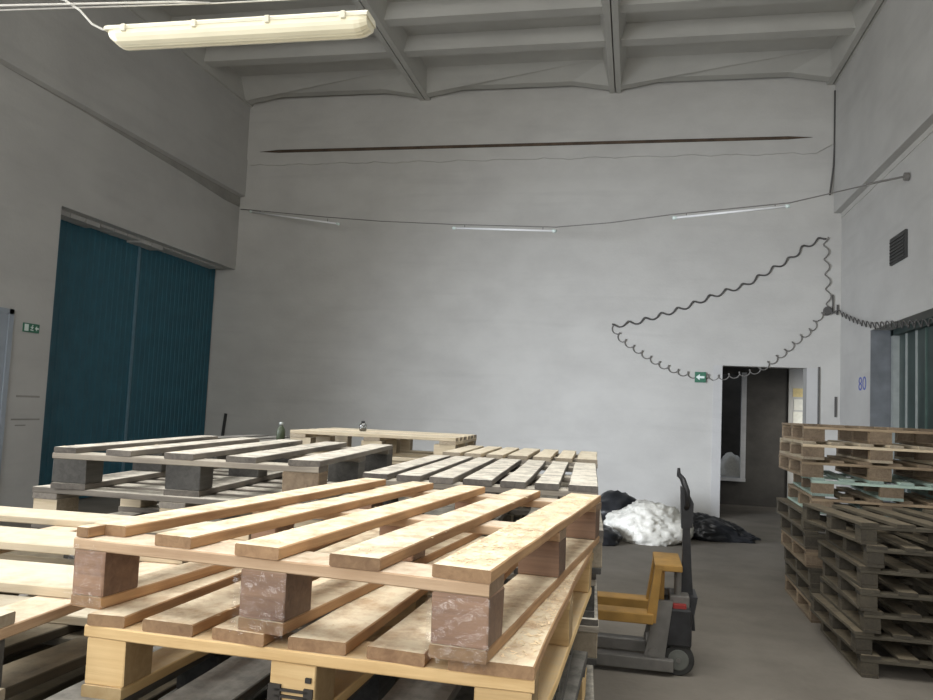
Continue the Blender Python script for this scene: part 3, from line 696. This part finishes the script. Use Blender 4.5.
# ------------------------------------------------------------------ near luminaire hung from wires
lamp = empty('ceiling_lamp', (-2.77, 3.6, 3.40)); tag(lamp, 'long cream batten lamp with ribbed cover hanging at upper left', 'lamp')
LL = 1.44
th = R(.9)
def xs(mb, prof, x0, x1): return mb.prism(prof, x0, x1, 'X')
b1 = MB(); xs(b1, [(-.06, .075), (-.075, .06), (-.075, .045), (.075, .045), (.075, .06), (.06, .075)], .0, LL); b1.build('lamp_body', M['lampbody'], lamp)
prof = [(-.072, .045), (-.074, .02), (-.068, .004), (-.055, -.014), (-.03, -.022), (-.02, -.018), (-.008, -.024), (.008, -.024), (.02, -.018), (.03, -.022), (.055, -.014), (.068, .004), (.074, .02), (.072, .045)]
m = MB(); ringA = []
stn = [(0.02, .55), (.05, .9), (.07, 1), (LL-.07, 1), (LL-.04, .9), (LL-.005, .62)]
for x, s in stn: ringA.append([m.bm.verts.new((x, y*min(1, .6+.4*s), .045+(z-.045)*s)) for y, z in prof])
for A, B in zip(ringA, ringA[1:]):
    for q in range(len(prof)-1): m.bm.faces.new((A[q], A[q+1], B[q+1], B[q]))
m.bm.faces.new(ringA[0]); m.bm.faces.new(ringA[-1][::-1])
for q in range(len(ringA)-1): m.bm.faces.new((ringA[q][0], ringA[q+1][0], ringA[q+1][-1], ringA[q][-1]))
m.build('diffuser', M['diffuser'], lamp)
for k_ in range(4):
    x = .12+k_*.40
    for s in (-1, 1): MB().box(x-.012, x+.012, s*.08-.008, s*.08+.008, .028, .066, bev=.003).build('clip', M['lampbody'], lamp)
MB().box(.55, .60, -.01, .01, .072, .092).build('hanger', M['cablegrey'], lamp)
lamp.rotation_euler = (0, R(-.3), R(1))
cw = MB(); cw.tube([(XL+.0, 3.62, 3.80), (-5, 3.62, 3.66), (-3.49, 3.62, 3.645), (-2.2, 3.62, 3.60), (-1, 3.62, 3.58), (1, 3.62, 3.60), (XR, 3.62, 3.66)], .004, 6)
cw.tube([(XL+.0, 3.58, 3.83), (-5, 3.58, 3.68), (-3.49, 3.58, 3.65), (-2.4, 3.58, 3.60), (-2.2, 3.58, 3.58)], .006, 6)
tag(cw.build('support_wire', M['cablewhite'], smooth=True), 'pale twin wires from which the cream lamp hangs', 'wire')
fd = MB(); fd.tube([(-3.3, 3.60, 3.74), (-3.08, 3.60, 3.665), (-2.98, 3.6, 3.60), (-2.90, 3.6, 3.52), (-2.83, 3.60, 3.485), (-2.76, 3.60, 3.47)], .006, 8)
fd.tube([(-4.6, 3.6, 3.80), (-3.3, 3.60, 3.74)], .006, 8)
tag(fd.build('power_cord', M['cablewhite'], smooth=True), 'white cord looping into the left end of the cream lamp', 'cord')

# ------------------------------------------------------------------ signs, vent, papers
vg = empty('vent_grille', (XR-.0, 10.6, 3.78)); tag(vg, 'dark louvred vent grille high on the right wall', 'vent')
MB().box(-.03, .01, -.30, .30, -.17, .17).build('grille_frame', M['vent'], vg)
for k_ in range(7): MB().box(-.040, -.028, -.27, .27, -.15+k_*.043, -.125+k_*.043, rot=Matrix.Rotation(R(20), 3, 'Y')).build('louvre', M['vent'], vg)
sg = empty('exit_sign', (1.055, YB-.012, 2.235)); tag(sg, 'small square green sign with a white left arrow beside the doorway', 'sign')
MB().box(-.085, .085, -.035, .012, -.085, .085).build('sign_plate', M['signgreen'], sg)
MB().prism([(-.07, 0), (-.01, .05), (-.01, .018), (.065, .018), (.065, -.018), (-.01, -.018), (-.01, -.05)], -.039, -.034).build('arrow', M['signwhite'], sg)
s2 = empty('exit_sign', (XL+.012, 8.47, 2.31)); tag(s2, 'small oblong green emergency exit sign left of the blue gate', 'sign')
MB().box(-.012, .006, -.13, .13, -.055, .055).build('sign_plate', M['signgreen'], s2)
pc = MB(); pc.box(.005, .009, -.12, -.055, -.042, .042); 
pc.build('door_symbol', M['signwhite'], s2)
rm = MB(); rm.lathe([(.009, .005), (.009, .009)], (0, .012, .03), 10, 'X'); rm.box(.005, .009, -.004, .014, -.012, .02, rot=Matrix.Rotation(R(20), 3, 'X'))
rm.box(.005, .009, .0, .028, -.032, -.022); rm.box(.005, .009, -.022, .004, -.03, -.02); rm.box(.005, .009, -.02, .032, .005, .012)
rm.build('running_figure', M['signwhite'], s2)
MB().prism([(.055, .0), (.085, .03), (.085, .01), (.115, .01), (.115, -.01), (.085, -.01), (.085, -.03)], .005, .009, 'X').build('arrow', M['signwhite'], s2)
sc = MB(); sc.box(XL-.01, XL+.004, 8.33, 8.72, 1.45, 1.475); sc.box(XL-.01, XL+.004, 8.28, 8.75, 1.17, 1.19); sc.box(XL-.01, XL+.004, 8.35, 8.52, 1.10, 1.115)
struct(sc.build('trim_13', M['darkwall']), 'dark scuff lines on the left wall', 'scuff')

fc = bpy.data.curves.new('wall_number', 'FONT'); fc.body = '80'; fc.size = .24; fc.extrude = .001; fc.align_x = 'CENTER'; fc.align_y = 'CENTER'
fo = bpy.data.objects.new('tmp_text', fc); C.objects.link(fo); bpy.context.view_layer.update()
me = bpy.data.meshes.new_from_object(fo.evaluated_get(bpy.context.evaluated_depsgraph_get())); bpy.data.objects.remove(fo)
me.materials.clear(); me.materials.append(M['bluepaint'])
no = bpy.data.objects.new('painted_number', me); C.objects.link(no); no.location = (XR-.002, 12.2, 2.15); no.rotation_euler = (R(90), 0, R(-90)); no.scale = (1.7, 1.15, 1)
tag(no, 'blue painted number 80 on the right wall beside the gate', 'number')

for (x, z, w_, h_, mt, lab) in [(2.97, 2.12, .2, .16, 'paperyel', 'yellowish notice topmost on the pale corridor wall'), (2.97, 1.90, .16, .2, 'paper', 'white notice in the middle on the pale corridor wall'), (2.98, 1.66, .2, .22, 'paper', 'white notice lowest on the pale corridor wall')]:
    tag(MB().box(x-w_/2, x+w_/2, 15.552, 15.559, z-h_/2, z+h_/2).build('notice', M[mt]), lab, 'notice', 'notices in the corridor')

# ------------------------------------------------------------------ light
def area(name, loc, rot, sx, sy, e, col):
    l = bpy.data.lights.new(name, 'AREA'); l.shape = 'RECTANGLE'; l.size = sx; l.size_y = sy; l.energy = e; l.color = col
    o = bpy.data.objects.new(name, l); C.objects.link(o); o.location = loc; o.rotation_euler = rot
    return o
LG = area('daylight_left_gateway', (XL-.5, 2.0, 1.85), (0, R(-90), 0), 3.4, 4.2, 260, (.92, .96, 1.0))
LB = area('back_wall_fill', (XL-.25, 1.9, 1.9), (0, 0, 0), 2.2, 2.4, 135, (.82, .89, 1.0))  # extra lamp added in the gateway to brighten the lower back wall
LB.rotation_euler = (Vector((.2, 13.4, .7))-Vector(LB.location)).to_track_quat('-Z', 'Y').to_euler(); LB.data.spread = R(54)
LW = area('daylight_left_window', (XL-.5, 1.5, 5.25), (0, R(-75), 0), 2.2, 5.8, 260, (1.0, .985, .94))
LS = area('added_rooflight', (-1.4, 2.0, 7.75), (0, 0, 0), 5.6, 4.8, 360, (1.0, .985, .94)); LS.data.spread = R(110)  # rooflight added above the front stacks to brighten the pallet tops
LR = area('daylight_rear_gateway', (-2.9, YF-1.1, 4.2), (R(62), 0, R(0)), 6.6, 4.6, 520, (1.0, .985, .94))
LC = area('corridor_fill', (4.1, 14.5, 1.5), (0, 0, 0), .6, 1.2, 6, (1.0, .98, .92)); LC.rotation_euler = (Vector((3.0, 15.6, 1.2))-Vector(LC.location)).to_track_quat('-Z', 'Y').to_euler(); LC.data.spread = R(80)  # added lamp, lifts the pale end of the corridor wall
wd = bpy.data.worlds.new('overcast'); bpy.context.scene.world = wd; wd.use_nodes = True
bg = wd.node_tree.nodes['Background']; bg.inputs['Color'].default_value = (.8, .88, 1, 1); bg.inputs['Strength'].default_value = 1.0

# ------------------------------------------------------------------ camera
yaw, pitch, roll = 0.20964274, 0.07414594, 0.04461434
f = Vector((-math.sin(yaw)*math.cos(pitch), math.cos(yaw)*math.cos(pitch), math.sin(pitch)))
r = Vector((math.cos(yaw), math.sin(yaw), 0)); u = r.cross(f)
r2 = r*math.cos(roll)+u*math.sin(roll); u2 = u*math.cos(roll)-r*math.sin(roll)
cam = bpy.data.cameras.new('camera'); cam.sensor_width = 36; cam.lens = 793.12*36/933; cam.clip_start = .05
co = bpy.data.objects.new('camera', cam); C.objects.link(co)
co.matrix_world = Matrix(((r2.x, u2.x, -f.x, 0), (r2.y, u2.y, -f.y, 0), (r2.z, u2.z, -f.z, CZ), (0, 0, 0, 1)))
sc_ = bpy.context.scene; sc_.camera = co
vs = sc_.view_settings; vs.view_transform = 'Standard'; vs.look = 'None'; vs.gamma = 1; vs.use_curve_mapping = False; vs.exposure = -0.06
